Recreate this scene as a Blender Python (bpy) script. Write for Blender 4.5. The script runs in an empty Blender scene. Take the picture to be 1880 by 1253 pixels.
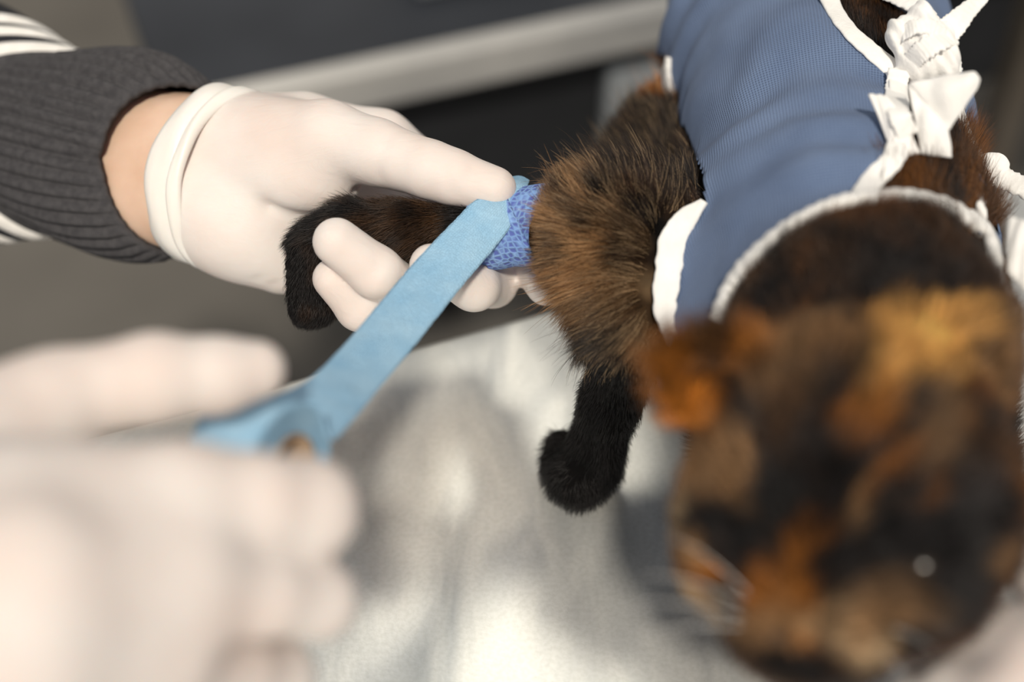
import bpy, bmesh, math, random
import numpy as np
from mathutils import Vector, Matrix, noise as mnoise
from mathutils.bvhtree import BVHTree

random.seed(4)
rng = np.random.default_rng(4)
scene = bpy.context.scene
col = scene.collection

# ------------------------------------------------------------------ camera, light, exposure
T = 0.90                 # table top height
CAMH = 0.47              # camera height above the table
FPX = 50.0 / 36.0 * 1880.0
camd = bpy.data.cameras.new('camera')
camd.lens = 50.0
camd.sensor_width = 36.0
camd.clip_start = 0.01
camd.dof.use_dof = True
camd.dof.focus_distance = 0.555
camd.dof.aperture_fstop = 3.0
cam = bpy.data.objects.new('camera', camd)
cam.location = (0, 0, T + CAMH)
cam.rotation_euler = (math.radians(45), 0, 0)
col.objects.link(cam)
scene.camera = cam

w = bpy.data.worlds.new('world')
scene.world = w
w.use_nodes = True
w.node_tree.nodes['Background'].inputs[0].default_value = (0.95, 0.97, 1.0, 1)
w.node_tree.nodes['Background'].inputs[1].default_value = 0.31

sund = bpy.data.lights.new('sun', 'SUN')
sund.energy = 3.1
sund.color = (1.0, 0.92, 0.79)
sund.angle = math.radians(5.0)
sun = bpy.data.objects.new('sun', sund)
sdir = Vector((0.03, -0.60, 0.80)).normalized()
sun.rotation_euler = sdir.to_track_quat('Z', 'Y').to_euler()
sun.location = (0, 2, 4)
col.objects.link(sun)

ad = bpy.data.lights.new('fill_light', 'AREA')  # soft front fill from an added area lamp, not a room fixture
ad.energy = 3.0
ad.shape = 'RECTANGLE'
ad.size, ad.size_y = 1.6, 1.2
ad.color = (1.0, 0.98, 0.95)
al = bpy.data.objects.new('fill_light', ad)
al.location = (-0.9, -0.5, 2.8)
al.rotation_euler = (Vector(al.location) - Vector((0.05, 0.4, T))).to_track_quat('Z', 'Y').to_euler()
col.objects.link(al)

pd = bpy.data.lights.new('glint_light', 'AREA'); pd.shape = 'RECTANGLE'      # area lamp added overhead so the steel table mirrors a bright patch
pd.size, pd.size_y = 0.50, 0.45
pd.energy = 5.5; pd.color = (1.0, 0.94, 0.80)
po = bpy.data.objects.new('glint_light', pd); po.location = (0.03, 1.75, 2.9); po.rotation_euler = (0, 0, math.radians(-20))
col.objects.link(po)

scene.view_settings.view_transform = 'Standard'
scene.view_settings.look = 'None'
scene.view_settings.exposure = 0.0
scene.view_settings.gamma = 1.0
scene.view_settings.use_curve_mapping = False
scene.cycles.use_denoising = True

# ------------------------------------------------------------------ helpers
S2 = math.sqrt(0.5)
FWD = np.array([0, S2, -S2]); UP = np.array([0, S2, S2]); RT = np.array([1.0, 0, 0])
CAMP = np.array([0, 0, T + CAMH])

def P(px, py, d):
    """point seen at a photo pixel, d metres in front of the camera"""
    return CAMP + FWD * d + RT * ((px - 940.0) / FPX * d) - UP * ((py - 626.5) / FPX * d)

def PT(px, py, z):
    """point at height z above the table on the line of sight through a photo pixel"""
    q = P(px, py, 1.0) - CAMP
    return CAMP + q * ((z - CAMH) / q[2])

def W(x, y, z):
    return np.array([x, y, z + T])

def proj(p):
    q = np.asarray(p) - CAMP
    d = q @ FWD
    return 940 + (q @ RT) / d * FPX, 626.5 - (q @ UP) / d * FPX, d

def unit(v):
    v = np.asarray(v, float)
    return v / max(1e-9, np.linalg.norm(v))

def rcone(a, b, ra, rb):
    a = np.asarray(a, np.float32); b = np.asarray(b, np.float32)
    ba = b - a; l2 = float(ba @ ba) + 1e-12
    def f(p):
        pa = p - a
        h = np.clip((pa @ ba) / l2, 0, 1)
        return np.linalg.norm(pa - h[:, None] * ba, axis=1) - (ra + (rb - ra) * h)
    return f

def ell(c, axes, radii):
    c = np.asarray(c, np.float32); A = np.asarray(axes, np.float32); r = np.asarray(radii, np.float32)
    def f(p):
        q = (p - c) @ A.T
        k0 = np.linalg.norm(q / r, axis=1); k1 = np.linalg.norm(q / (r * r), axis=1) + 1e-9
        return k0 * (k0 - 1.0) / k1
    return f

def smin(a, b, k):
    h = np.clip(0.5 + 0.5 * (b - a) / k, 0, 1)
    return b + (a - b) * h - k * h * (1 - h)

def sunion(fs, k):
    def f(p):
        d = fs[0](p)
        for g in fs[1:]:
            d = smin(d, g(p), k)
        return d
    return f

def basis(x, z):
    """rows: x dir, y dir, z dir"""
    x = unit(x); z = np.asarray(z, float); z = unit(z - (z @ x) * x)
    return np.array([x, np.cross(z, x), z])

def chain(pts, k=0.003):
    """pts: (px,py,d,r_mm) joints -> sdf of a tapered limb"""
    fs = []
    for a, b in zip(pts[:-1], pts[1:]):
        fs.append(rcone(P(*a[:3]), P(*b[:3]), a[3] / 1000, b[3] / 1000))
    return sunion(fs, k)

def surface_nets(f, lo, hi, h):
    lo = np.asarray(lo, float); hi = np.asarray(hi, float)
    n = np.ceil((hi - lo) / h).astype(int) + 1
    xs = [lo[i] + h * np.arange(n[i]) for i in range(3)]
    # coarse pass: only evaluate fine samples near the surface
    V = np.empty(n, np.float32)
    step = 4
    cx = [np.arange(0, n[i] + step, step) for i in range(3)]
    cg = np.stack(np.meshgrid(*[lo[i] + h * cx[i] for i in range(3)], indexing='ij'), -1).reshape(-1, 3).astype(np.float32)
    cv = f(cg).reshape([len(c) for c in cx])
    big = np.repeat(np.repeat(np.repeat(cv, step, 0), step, 1), step, 2)[:n[0], :n[1], :n[2]]
    V[:] = big
    near = np.abs(big) < h * step * 3.0
    idx = np.argwhere(near)
    pts = (lo + h * idx).astype(np.float32)
    vals = np.empty(len(pts), np.float32)
    for i in range(0, len(pts), 200000):
        vals[i:i + 200000] = f(pts[i:i + 200000])
    V[near] = vals
    s = V < 0
    c = [(i, j, k) for i in (0, 1) for j in (0, 1) for k in (0, 1)]
    sl = lambda o, A: A[o[0]:n[0] - 1 + o[0], o[1]:n[1] - 1 + o[1], o[2]:n[2] - 1 + o[2]]
    cnt = sum(sl(o, s).astype(np.int8) for o in c)
    mask = (cnt > 0) & (cnt < 8)
    cells = np.argwhere(mask)
    index = -np.ones(mask.shape, np.int64); index[mask] = np.arange(len(cells))
    corner = {o: V[cells[:, 0] + o[0], cells[:, 1] + o[1], cells[:, 2] + o[2]] for o in c}
    acc = np.zeros((len(cells), 3)); num = np.zeros(len(cells))
    for a in c:
        for ax in range(3):
            if a[ax] == 0:
                b = list(a); b[ax] = 1; b = tuple(b)
                va, vb = corner[a], corner[b]
                m = (va < 0) != (vb < 0)
                t = np.where(m, va / np.where(m, va - vb, 1), 0)
                pnt = np.tile(np.array(a, float), (len(cells), 1)); pnt[:, ax] += t
                acc[m] += pnt[m]; num[m] += 1
    verts = lo + h * (cells + acc / num[:, None])
    quads = []
    for ax in range(3):
        u, v = (ax + 1) % 3, (ax + 2) % 3
        m0 = [slice(None)] * 3; m1 = [slice(None)] * 3
        m0[ax] = slice(0, -1); m1[ax] = slice(1, None)
        e = np.argwhere(s[tuple(m0)] != s[tuple(m1)])
        e = e[(e[:, u] > 0) & (e[:, v] > 0) & (e[:, u] < n[u] - 1) & (e[:, v] < n[v] - 1)]
        inside = s[e[:, 0], e[:, 1], e[:, 2]]
        def ci(du, dv):
            q = e.copy(); q[:, u] -= du; q[:, v] -= dv
            return index[q[:, 0], q[:, 1], q[:, 2]]
        qd = np.stack([ci(1, 1), ci(0, 1), ci(0, 0), ci(1, 0)], 1)
        qd[~inside] = qd[~inside][:, ::-1]
        quads.append(qd)
    return verts, np.concatenate(quads)

def mesh_obj(name, verts, faces, mat, parent=None, smooth=True, uv=None):
    me = bpy.data.meshes.new(name)
    me.from_pydata([tuple(map(float, v)) for v in verts], [], [tuple(map(int, q)) for q in faces])
    if smooth:
        me.polygons.foreach_set('use_smooth', [True] * len(me.polygons))
    if uv is not None:
        lay = me.uv_layers.new(name='UVMap')
        li = np.empty(len(me.loops), np.int32); me.loops.foreach_get('vertex_index', li)
        lay.data.foreach_set('uv', np.asarray(uv, np.float32)[li].ravel())
    me.update()
    o = bpy.data.objects.new(name, me)
    if mat: me.materials.append(mat)
    col.objects.link(o)
    if parent: o.parent = parent
    return o

def empty(name, loc, label=None, cat=None, group=None):
    o = bpy.data.objects.new(name, None)
    o.empty_display_size = 0.02
    col.objects.link(o)
    if label: o['label'] = label
    if cat: o['category'] = cat
    if group: o['group'] = group
    return o

def tag(o, label=None, cat=None, kind=None):
    if label: o['label'] = label
    if cat: o['category'] = cat
    if kind: o['kind'] = kind
    return o

def smooth_verts(verts, faces, it=2, lam=0.5):
    verts = np.asarray(verts, float); faces = np.asarray(faces)
    e = np.concatenate([np.stack([faces[:, i], faces[:, (i + 1) % 4]], 1) for i in range(4)])
    e = np.concatenate([e, e[:, ::-1]])
    deg = np.bincount(e[:, 0], minlength=len(verts))[:, None]
    for _ in range(it):
        s = np.zeros_like(verts)
        for a in range(3):
            s[:, a] = np.bincount(e[:, 0], weights=verts[e[:, 1], a], minlength=len(verts))
        verts = verts + lam * (s / np.maximum(deg, 1) - verts)
    return verts

def catmull(pts, n):
    """smooth curve through pts, n samples"""
    p = np.asarray(pts, float)
    p = np.vstack([2 * p[0] - p[1], p, 2 * p[-1] - p[-2]])
    seg = len(p) - 3
    out = []
    for t in np.linspace(0, seg - 1e-6, n):
        i = int(t); u = t - i
        a, b, c_, d = p[i], p[i + 1], p[i + 2], p[i + 3]
        out.append(0.5 * ((2 * b) + (-a + c_) * u + (2 * a - 5 * b + 4 * c_ - d) * u * u + (-a + 3 * b - 3 * c_ + d) * u ** 3))
    return np.array(out)

def grid_faces(nu, nv, cu=False, cv=False):
    f = []
    for i in range(nu if cu else nu - 1):
        for j in range(nv if cv else nv - 1):
            a = i * nv + j; b = ((i + 1) % nu) * nv + j
            c_ = ((i + 1) % nu) * nv + (j + 1) % nv; d = i * nv + (j + 1) % nv
            f.append((a, b, c_, d))
    return f

def band(name, pts, normals, width, thick, mat, parent, n=80, wav=0.0, wfreq=40, closed=False, taper=None):
    """flat rounded strip swept along pts, lying on a surface with the given normals"""
    c_ = catmull(pts, n); nn = catmull(normals, n)
    nn /= np.linalg.norm(nn, axis=1)[:, None]
    tg = np.gradient(c_, axis=0); tg /= np.linalg.norm(tg, axis=1)[:, None]
    wd = np.cross(nn, tg); wd /= np.linalg.norm(wd, axis=1)[:, None]
    prof = []
    m = 14
    for k in range(m):
        a = 2 * math.pi * k / m
        ca, sa = math.cos(a), math.sin(a)
        prof.append((math.copysign(abs(ca) ** 0.6, ca), math.copysign(abs(sa) ** 0.8, sa)))
    verts = []
    for i in range(n):
        u = i / (n - 1)
        wi = width * (1 if taper is None else np.interp(u, *taper))
        wob = 1 + wav * mnoise.noise(Vector((u * wfreq, 3.1, width * 900)))
        for (a, b) in prof:
            z = thick * (b + 0.35 * wav * math.sin(u * wfreq * 3 + a * 1.5) * (1 if b > -0.2 else 0))
            verts.append(c_[i] + wd[i] * (a * wi * 0.5 * wob) + nn[i] * z)
    f = grid_faces(n, m, cv=True)
    b0 = len(verts); verts += [c_[0], c_[-1]]
    for k in range(m):
        f.append((b0, k, (k + 1) % m)); f.append((b0 + 1, (n - 1) * m + (k + 1) % m, (n - 1) * m + k))
    return mesh_obj(name, verts, [q for q in f], mat, parent)

# ------------------------------------------------------------------ materials
def new_mat(name):
    m = bpy.data.materials.new(name); m.use_nodes = True
    return m, m.node_tree.nodes, m.node_tree.links, m.node_tree.nodes['Principled BSDF']

def noise_mix(nt, ln, scale, c1, c2, lo=0.35, hi=0.65, detail=4, coord='Object'):
    tc = nt.new('ShaderNodeTexCoord'); n = nt.new('ShaderNodeTexNoise')
    n.inputs['Scale'].default_value = scale; n.inputs['Detail'].default_value = detail
    ln.new(tc.outputs[coord], n.inputs['Vector'])
    r = nt.new('ShaderNodeValToRGB')
    r.color_ramp.elements[0].position = lo; r.color_ramp.elements[1].position = hi
    r.color_ramp.elements[0].color = (*c1, 1); r.color_ramp.elements[1].color = (*c2, 1)
    ln.new(n.outputs['Fac'], r.inputs['Fac'])
    return r.outputs['Color'], tc

def bump(nt, ln, bsdf, height, strength, dist):
    b = nt.new('ShaderNodeBump'); b.inputs['Strength'].default_value = strength; b.inputs['Distance'].default_value = dist
    ln.new(height, b.inputs['Height']); ln.new(b.outputs['Normal'], bsdf.inputs['Normal'])
    return b

def mat_simple(name, c1, c2, scale=20, rough=0.6, metal=0.0, bstr=0.0, bscale=300, bdist=0.0005, sss=0.0, ssr=(0.01, 0.004, 0.002)):
    m, nt, ln, b = new_mat(name)
    cc, tc = noise_mix(nt, ln, scale, c1, c2)
    ln.new(cc, b.inputs['Base Color'])
    b.inputs['Roughness'].default_value = rough; b.inputs['Metallic'].default_value = metal
    if sss > 0:
        b.inputs['Subsurface Weight'].default_value = sss
        b.inputs['Subsurface Radius'].default_value = ssr
        b.inputs['Subsurface Scale'].default_value = 1.0
    if bstr > 0:
        n = nt.new('ShaderNodeTexNoise'); n.inputs['Scale'].default_value = bscale; n.inputs['Detail'].default_value = 5
        ln.new(tc.outputs['Object'], n.inputs['Vector'])
        bump(nt, ln, b, n.outputs['Fac'], bstr, bdist)
    return m

M = {}
M['glove'] = mat_simple('white_latex', (0.76, 0.645, 0.595), (0.80, 0.735, 0.70), 26, 0.58, 0, 0.35, 260, 0.0007, 0.25, (0.006, 0.003, 0.002))
def glove_wrinkles(m):
    nt, ln = m.node_tree.nodes, m.node_tree.links; b = nt['Principled BSDF']
    b.inputs['Specular IOR Level'].default_value = 0.25
    tc = nt.new('ShaderNodeTexCoord')
    mp = nt.new('ShaderNodeMapping'); mp.inputs['Rotation'].default_value = (0.3, 0.2, 0.6); mp.inputs['Scale'].default_value = (1.0, 3.2, 1.0)
    ln.new(tc.outputs['Object'], mp.inputs['Vector'])
    n = nt.new('ShaderNodeTexNoise'); n.inputs['Scale'].default_value = 70; n.inputs['Detail'].default_value = 7; n.inputs['Roughness'].default_value = 0.62
    n.inputs['Distortion'].default_value = 0.8
    ln.new(mp.outputs['Vector'], n.inputs['Vector'])
    bump(nt, ln, b, n.outputs['Fac'], 0.38, 0.0012)
glove_wrinkles(M['glove'])
M['cuff'] = mat_simple('latex_cuff', (0.86, 0.81, 0.76), (0.88, 0.84, 0.80), 40, 0.45, 0, 0.2, 200, 0.0008, 0.2, (0.005, 0.003, 0.002))
M['skin'] = mat_simple('skin', (0.70, 0.46, 0.33), (0.78, 0.55, 0.42), 45, 0.5, 0, 0.3, 500, 0.0004, 0.3, (0.008, 0.003, 0.0015))
M['knit'] = mat_simple('charcoal_knit', (0.040, 0.038, 0.042), (0.062, 0.059, 0.063), 300, 0.95, 0, 0.5, 900, 0.0006)
M['navy'] = mat_simple('dark_navy_knit', (0.008, 0.009, 0.013), (0.016, 0.017, 0.022), 300, 0.95, 0, 0.5, 900, 0.0006)
M['stripe'] = mat_simple('white_knit', (0.80, 0.77, 0.73), (0.88, 0.85, 0.82), 200, 0.9, 0, 0.4, 900, 0.0006)
M['gauze'] = mat_simple('white_gauze', (0.86, 0.84, 0.81), (0.93, 0.91, 0.89), 120, 0.9, 0, 0.4, 700, 0.0008)
M['core'] = mat_simple('cardboard', (0.30, 0.20, 0.13), (0.38, 0.27, 0.18), 120, 0.85)
M['floor'] = mat_simple('floor', (0.085, 0.078, 0.070), (0.135, 0.125, 0.112), 2.2, 0.6)
M['wall'] = mat_simple('wall', (0.34, 0.33, 0.31), (0.40, 0.39, 0.37), 1.5, 0.8)
M['black'] = mat_simple('black_laminate', (0.008, 0.009, 0.011), (0.014, 0.015, 0.018), 8, 0.6)
M['slate'] = mat_simple('slate_top', (0.008, 0.010, 0.015), (0.030, 0.034, 0.044), 3.0, 0.55)
M['rail'] = mat_simple('pale_edging', (0.26, 0.26, 0.26), (0.62, 0.60, 0.57), 3.0, 0.5)
M['greypanel'] = mat_simple('grey_panel', (0.18, 0.20, 0.22), (0.26, 0.28, 0.30), 5, 0.5)
M['woodleg'] = mat_simple('brown_post', (0.07, 0.058, 0.045), (0.10, 0.085, 0.07), 6, 0.6)
M['nose'] = mat_simple('nose_leather', (0.020, 0.012, 0.010), (0.035, 0.02, 0.018), 90, 0.4)
M['claw'] = M['nose']

def mat_steel():
    m, nt, ln, b = new_mat('brushed_steel')
    tc = nt.new('ShaderNodeTexCoord')
    b.inputs['Metallic'].default_value = 0.62
    mp = nt.new('ShaderNodeMapping'); mp.inputs['Rotation'].default_value = (0, 0, math.radians(-25)); mp.inputs['Scale'].default_value = (3.0, 1, 1)
    ln.new(tc.outputs['Object'], mp.inputs['Vector'])
    n1 = nt.new('ShaderNodeTexNoise'); n1.inputs['Scale'].default_value = 13; n1.inputs['Detail'].default_value = 3; n1.inputs['Distortion'].default_value = 0.7
    ln.new(mp.outputs['Vector'], n1.inputs['Vector'])
    r = nt.new('ShaderNodeValToRGB')
    r.color_ramp.elements[0].position = 0.32; r.color_ramp.elements[1].position = 0.66
    r.color_ramp.elements[0].color = (0.60, 0.61, 0.61, 1); r.color_ramp.elements[1].color = (0.92, 0.91, 0.87, 1)
    ln.new(n1.outputs['Fac'], r.inputs['Fac'])
    n3 = nt.new('ShaderNodeTexNoise'); n3.inputs['Scale'].default_value = 520; n3.inputs['Detail'].default_value = 4
    ln.new(tc.outputs['Object'], n3.inputs['Vector'])
    r3 = nt.new('ShaderNodeValToRGB'); r3.color_ramp.elements[0].position = 0.35; r3.color_ramp.elements[1].position = 0.6
    r3.color_ramp.elements[0].color = (0.92, 0.92, 0.91, 1); r3.color_ramp.elements[1].color = (1, 1, 1, 1)
    ln.new(n3.outputs['Fac'], r3.inputs['Fac'])
    mx = nt.new('ShaderNodeMix'); mx.data_type = 'RGBA'; mx.blend_type = 'MULTIPLY'; mx.inputs['Factor'].default_value = 1.0
    ln.new(r.outputs['Color'], mx.inputs['A']); ln.new(r3.outputs['Color'], mx.inputs['B'])
    ln.new(mx.outputs['Result'], b.inputs['Base Color'])
    r2 = nt.new('ShaderNodeMapRange'); r2.inputs['To Min'].default_value = 0.24; r2.inputs['To Max'].default_value = 0.38
    ln.new(n1.outputs['Fac'], r2.inputs['Value']); ln.new(r2.outputs['Result'], b.inputs['Roughness'])
    bump(nt, ln, b, n3.outputs['Fac'], 0.10, 0.0004)
    return m
M['steel'] = mat_steel()

def mat_cloth():
    m, nt, ln, b = new_mat('blue_suit_cloth')
    tc = nt.new('ShaderNodeTexCoord')
    n = nt.new('ShaderNodeTexNoise'); n.inputs['Scale'].default_value = 30; n.inputs['Detail'].default_value = 5
    ln.new(tc.outputs['Object'], n.inputs['Vector'])
    r = nt.new('ShaderNodeValToRGB')
    r.color_ramp.elements[0].position = 0.3; r.color_ramp.elements[1].position = 0.75
    r.color_ramp.elements[0].color = (0.112, 0.164, 0.285, 1); r.color_ramp.elements[1].color = (0.168, 0.235, 0.380, 1)
    ln.new(n.outputs['Fac'], r.inputs['Fac'])
    ws = []
    for i, rot in enumerate((0, 90)):
        mp = nt.new('ShaderNodeMapping'); mp.inputs['Rotation'].default_value = (0, 0, math.radians(rot))
        ln.new(tc.outputs['UV'], mp.inputs['Vector'])
        wv = nt.new('ShaderNodeTexWave'); wv.inputs['Scale'].default_value = 300; wv.inputs['Distortion'].default_value = 0.6
        wv.inputs['Detail Scale'].default_value = 2.0
        ln.new(mp.outputs['Vector'], wv.inputs['Vector']); ws.append(wv)
    mul = nt.new('ShaderNodeMath'); mul.operation = 'MULTIPLY'
    ln.new(ws[0].outputs['Fac'], mul.inputs[0]); ln.new(ws[1].outputs['Fac'], mul.inputs[1])
    mx = nt.new('ShaderNodeMix'); mx.data_type = 'RGBA'; mx.blend_type = 'MULTIPLY'
    mx.inputs['B'].default_value = (0.62, 0.66, 0.74, 1)
    ln.new(mul.outputs[0], mx.inputs['Factor']); ln.new(r.outputs['Color'], mx.inputs['A'])
    ln.new(mx.outputs['Result'], b.inputs['Base Color'])
    b.inputs['Roughness'].default_value = 0.9
    b.inputs['Sheen Weight'].default_value = 0.05
    bump(nt, ln, b, mul.outputs[0], 0.8, 0.0005)
    return m
M['suit'] = mat_cloth()

def mat_bandage(name, c1, c2, cells):
    m, nt, ln, b = new_mat(name)
    tc = nt.new('ShaderNodeTexCoord')
    n = nt.new('ShaderNodeTexNoise'); n.inputs['Scale'].default_value = 90; n.inputs['Detail'].default_value = 6
    ln.new(tc.outputs['Object'], n.inputs['Vector'])
    r = nt.new('ShaderNodeValToRGB')
    r.color_ramp.elements[0].position = 0.3; r.color_ramp.elements[1].position = 0.75
    r.color_ramp.elements[0].color = (*c1, 1); r.color_ramp.elements[1].color = (*c2, 1)
    ln.new(n.outputs['Fac'], r.inputs['Fac'])
    ln.new(r.outputs['Color'], b.inputs['Base Color'])
    b.inputs['Roughness'].default_value = 0.85
    v = nt.new('ShaderNodeTexVoronoi'); v.feature = 'DISTANCE_TO_EDGE'; v.inputs['Scale'].default_value = cells; v.inputs['Randomness'].default_value = 0.55
    ln.new(tc.outputs['UV'], v.inputs['Vector'])
    mr = nt.new('ShaderNodeMapRange'); mr.inputs['From Max'].default_value = 0.30
    mr.inputs['To Min'].default_value = 1; mr.inputs['To Max'].default_value = 0
    ln.new(v.outputs['Distance'], mr.inputs['Value'])
    if cells < 700:
        mh = nt.new('ShaderNodeMix'); mh.data_type = 'RGBA'; mh.inputs['A'].default_value = (0.09, 0.13, 0.42, 1)
        ln.new(mr.outputs['Result'], mh.inputs['Factor']); ln.new(r.outputs['Color'], mh.inputs['B']); ln.new(mh.outputs['Result'], b.inputs['Base Color'])
    bump(nt, ln, b, mr.outputs['Result'], 0.6, 0.0007 if cells < 700 else 0.0004)
    return m
M['tape'] = mat_bandage('blue_bandage', (0.27, 0.49, 0.70), (0.37, 0.58, 0.76), 900)
M['wrap'] = mat_bandage('blue_bandage_wrap', (0.20, 0.36, 0.70), (0.28, 0.46, 0.76), 480)

def mat_coat(name, hair):
    m, nt, ln, b = new_mat(name)
    at = nt.new('ShaderNodeAttribute'); at.attribute_name = 'coat'
    if hair:
        ln.new(at.outputs['Color'], b.inputs['Base Color'])
        b.inputs['Roughness'].default_value = 0.42
        b.inputs['Specular IOR Level'].default_value = 0.30
    else:
        ln.new(at.outputs['Color'], b.inputs['Base Color'])
        b.inputs['Roughness'].default_value = 0.9
        b.inputs['Specular IOR Level'].default_value = 0.1
    return m
M['coat'] = mat_coat('cat_skin', False)
M['fur'] = mat_coat('cat_fur', True)

def mat_eye():
    m, nt, ln, b = new_mat('cat_eye')
    cc, tc = noise_mix(nt, ln, 120, (0.010, 0.006, 0.003), (0.03, 0.016, 0.005))
    ln.new(cc, b.inputs['Base Color'])
    b.inputs['Roughness'].default_value = 0.25; b.inputs['Coat Weight'].default_value = 0.2
    return m
M['eye'] = mat_eye()

# ------------------------------------------------------------------ floor
def box_mesh(bm, c, ex, ey, ez, sx, sy, sz, bev=0.0):
    """oriented box; ex,ey,ez unit axes"""
    mtx = Matrix((Vector(ex) * sx, Vector(ey) * sy, Vector(ez) * sz)).transposed().to_4x4()
    mtx.translation = Vector(c)
    r = bmesh.ops.create_cube(bm, size=1.0, matrix=mtx)
    if bev > 0:
        eds = list({e for v in r['verts'] for e in v.link_edges})
        bmesh.ops.bevel(bm, geom=eds, offset=bev, segments=3, affect='EDGES', profile=0.5)

def bm_obj(name, bm, mat, parent=None, smooth=False):
    me = bpy.data.meshes.new(name); bm.to_mesh(me); bm.free()
    if smooth: me.polygons.foreach_set('use_smooth', [True] * len(me.polygons))
    me.materials.append(mat)
    o = bpy.data.objects.new(name, me); col.objects.link(o)
    if parent: o.parent = parent
    return o

bm = bmesh.new()
box_mesh(bm, (0.2, 1.5, -0.02), (1, 0, 0), (0, 1, 0), (0, 0, 1), 8, 8, 0.04)
tag(bm_obj('floor', bm, M['floor']), 'dull warm grey floor far below the table', None, 'structure')

bm = bmesh.new()
box_mesh(bm, (0.2, 3.45, 1.3), (1, 0, 0), (0, 1, 0), (0, 0, 1), 8, 0.1, 2.6)
tag(bm_obj('wall_back', bm, M['wall']), 'plain grey wall far behind the desk', None, 'structure')

# ------------------------------------------------------------------ steel table
ang = math.atan2(0.0355, 0.09)
E = np.array([math.cos(ang), math.sin(ang), 0]); NI = np.array([math.sin(ang), -math.cos(ang), 0]); Z = np.array([0, 0, 1.0])
emid = W(-0.0056, 0.4828, 0)
tcen = emid + E * 0.30 + NI * 0.36
table = empty('examination_table', None, 'stainless steel examination table under the cat, catching a bright glint', 'table')
bm = bmesh.new(); box_mesh(bm, tcen - Z * 0.012, E, NI, Z, 1.4, 0.72, 0.024, 0.004)
bm_obj('table_top', bm, M['steel'], table)
bm = bmesh.new(); box_mesh(bm, tcen - Z * 0.050, E, NI, Z, 1.30, 0.62, 0.05)
bm_obj('apron', bm, M['greypanel'], table)
for a in (-1, 1):
    for b in (-1, 1):
        bm = bmesh.new()
        c_ = tcen + E * a * 0.6 + NI * b * 0.27; c_[2] = (T - 0.07) / 2
        box_mesh(bm, c_, E, NI, Z, 0.04, 0.04, T - 0.07, 0.003)
        bm_obj('leg', bm, M['greypanel'], table)

# ------------------------------------------------------------------ dark desk behind
desk = empty('dark_desk', None, 'dark slate-topped desk with pale front edging, blurred behind the hands', 'desk')
dz = 0.75
da = P(430, 185, 1.055); db = P(1310, 0, 1.154)
DE = unit(db - da); DE[2] = 0; DE = unit(DE); DN = np.array([-DE[1], DE[0], 0])
d0 = da - DE * 0.05; L = 2.2
dc = d0 + DE * L / 2; dc[2] = dz
bm = bmesh.new(); box_mesh(bm, dc + DN * 0.285 - Z * 0.012, DE, DN, Z, L, 0.55, 0.024, 0.003)
bm_obj('desk_top', bm, M['slate'], desk)
bm = bmesh.new(); box_mesh(bm, dc + DN * 0.004 - Z * 0.012, DE, DN, Z, L, 0.022, 0.036, 0.004)
bm_obj('edging', bm, M['rail'], desk)
bm = bmesh.new(); box_mesh(bm, dc + DN * 0.04 - Z * 0.10, DE, DN, Z, L - 0.04, 0.02, 0.155)
bm_obj('front_panel', bm, M['black'], desk)
for (t, wd_) in ((0.415, 0.10),):
    bm = bmesh.new(); box_mesh(bm, d0 + DE * t + DN * 0.026 + Z * (dz - d0[2] - 0.125), DE, DN, Z, wd_, 0.016, 0.13, 0.003)
    bm_obj('drawer_front', bm, M['greypanel'], desk)
for t in (0.36, L - 0.05):
    for q in (0.06, 0.50):
        bm = bmesh.new(); c_ = d0 + DE * t + DN * q; c_[2] = (dz - 0.024) / 2
        box_mesh(bm, c_, DE, DN, Z, 0.045, 0.045, dz - 0.024, 0.003)
        bm_obj('leg', bm, M['black'], desk)
bm = bmesh.new(); c_ = d0 + DE * 0.80 + DN * 0.02; c_[2] = (dz - 0.03) / 2
box_mesh(bm, c_, DE, DN, Z, 0.03, 0.03, dz - 0.03, 0.003)
bm_obj('post', bm, M['woodleg'], desk)
# grey case on the desk
cs = empty('grey_case', None, 'small grey case standing on the dark desk at the top edge', 'case')
cc_ = P(870, -30, 1.22); cc_[2] = dz + 0.0008
bm = bmesh.new(); box_mesh(bm, cc_ + Z * 0.02, DE, DN, Z, 0.13, 0.10, 0.04, 0.006)
bm_obj('case_body', bm, M['greypanel'], cs)
bm = bmesh.new(); box_mesh(bm, cc_ + Z * 0.046, DE, DN, Z, 0.13, 0.10, 0.012, 0.005)
bm_obj('lid', bm, M['rail'], cs)

# ------------------------------------------------------------------ person: sleeve, forearm, gloves
person = empty('person', None, 'person in a charcoal ribbed sweater and white latex gloves, holding cat leg and bandage roll', 'person')

MM = 0.001
def build_hand(name, palm_fs, palm_k, fingers, fk, lo_hi_pts, h, mat, parent, extra=None):
    palm = sunion(palm_fs, palm_k)
    def f(p):
        d = palm(p)
        fd = None
        for g in fingers:
            v = g(p)
            fd = v if fd is None else smin(fd, v, 0.0010)
        d = smin(d, fd, fk)
        if extra is not None: d = extra(p, d)
        return d
    pts = np.array(lo_hi_pts)
    v, q = surface_nets(f, pts.min(0) - 0.03, pts.max(0) + 0.03, h)
    v = smooth_verts(v, q, 2, 0.5)
    return mesh_obj(name, v, q, mat, parent)

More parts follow.
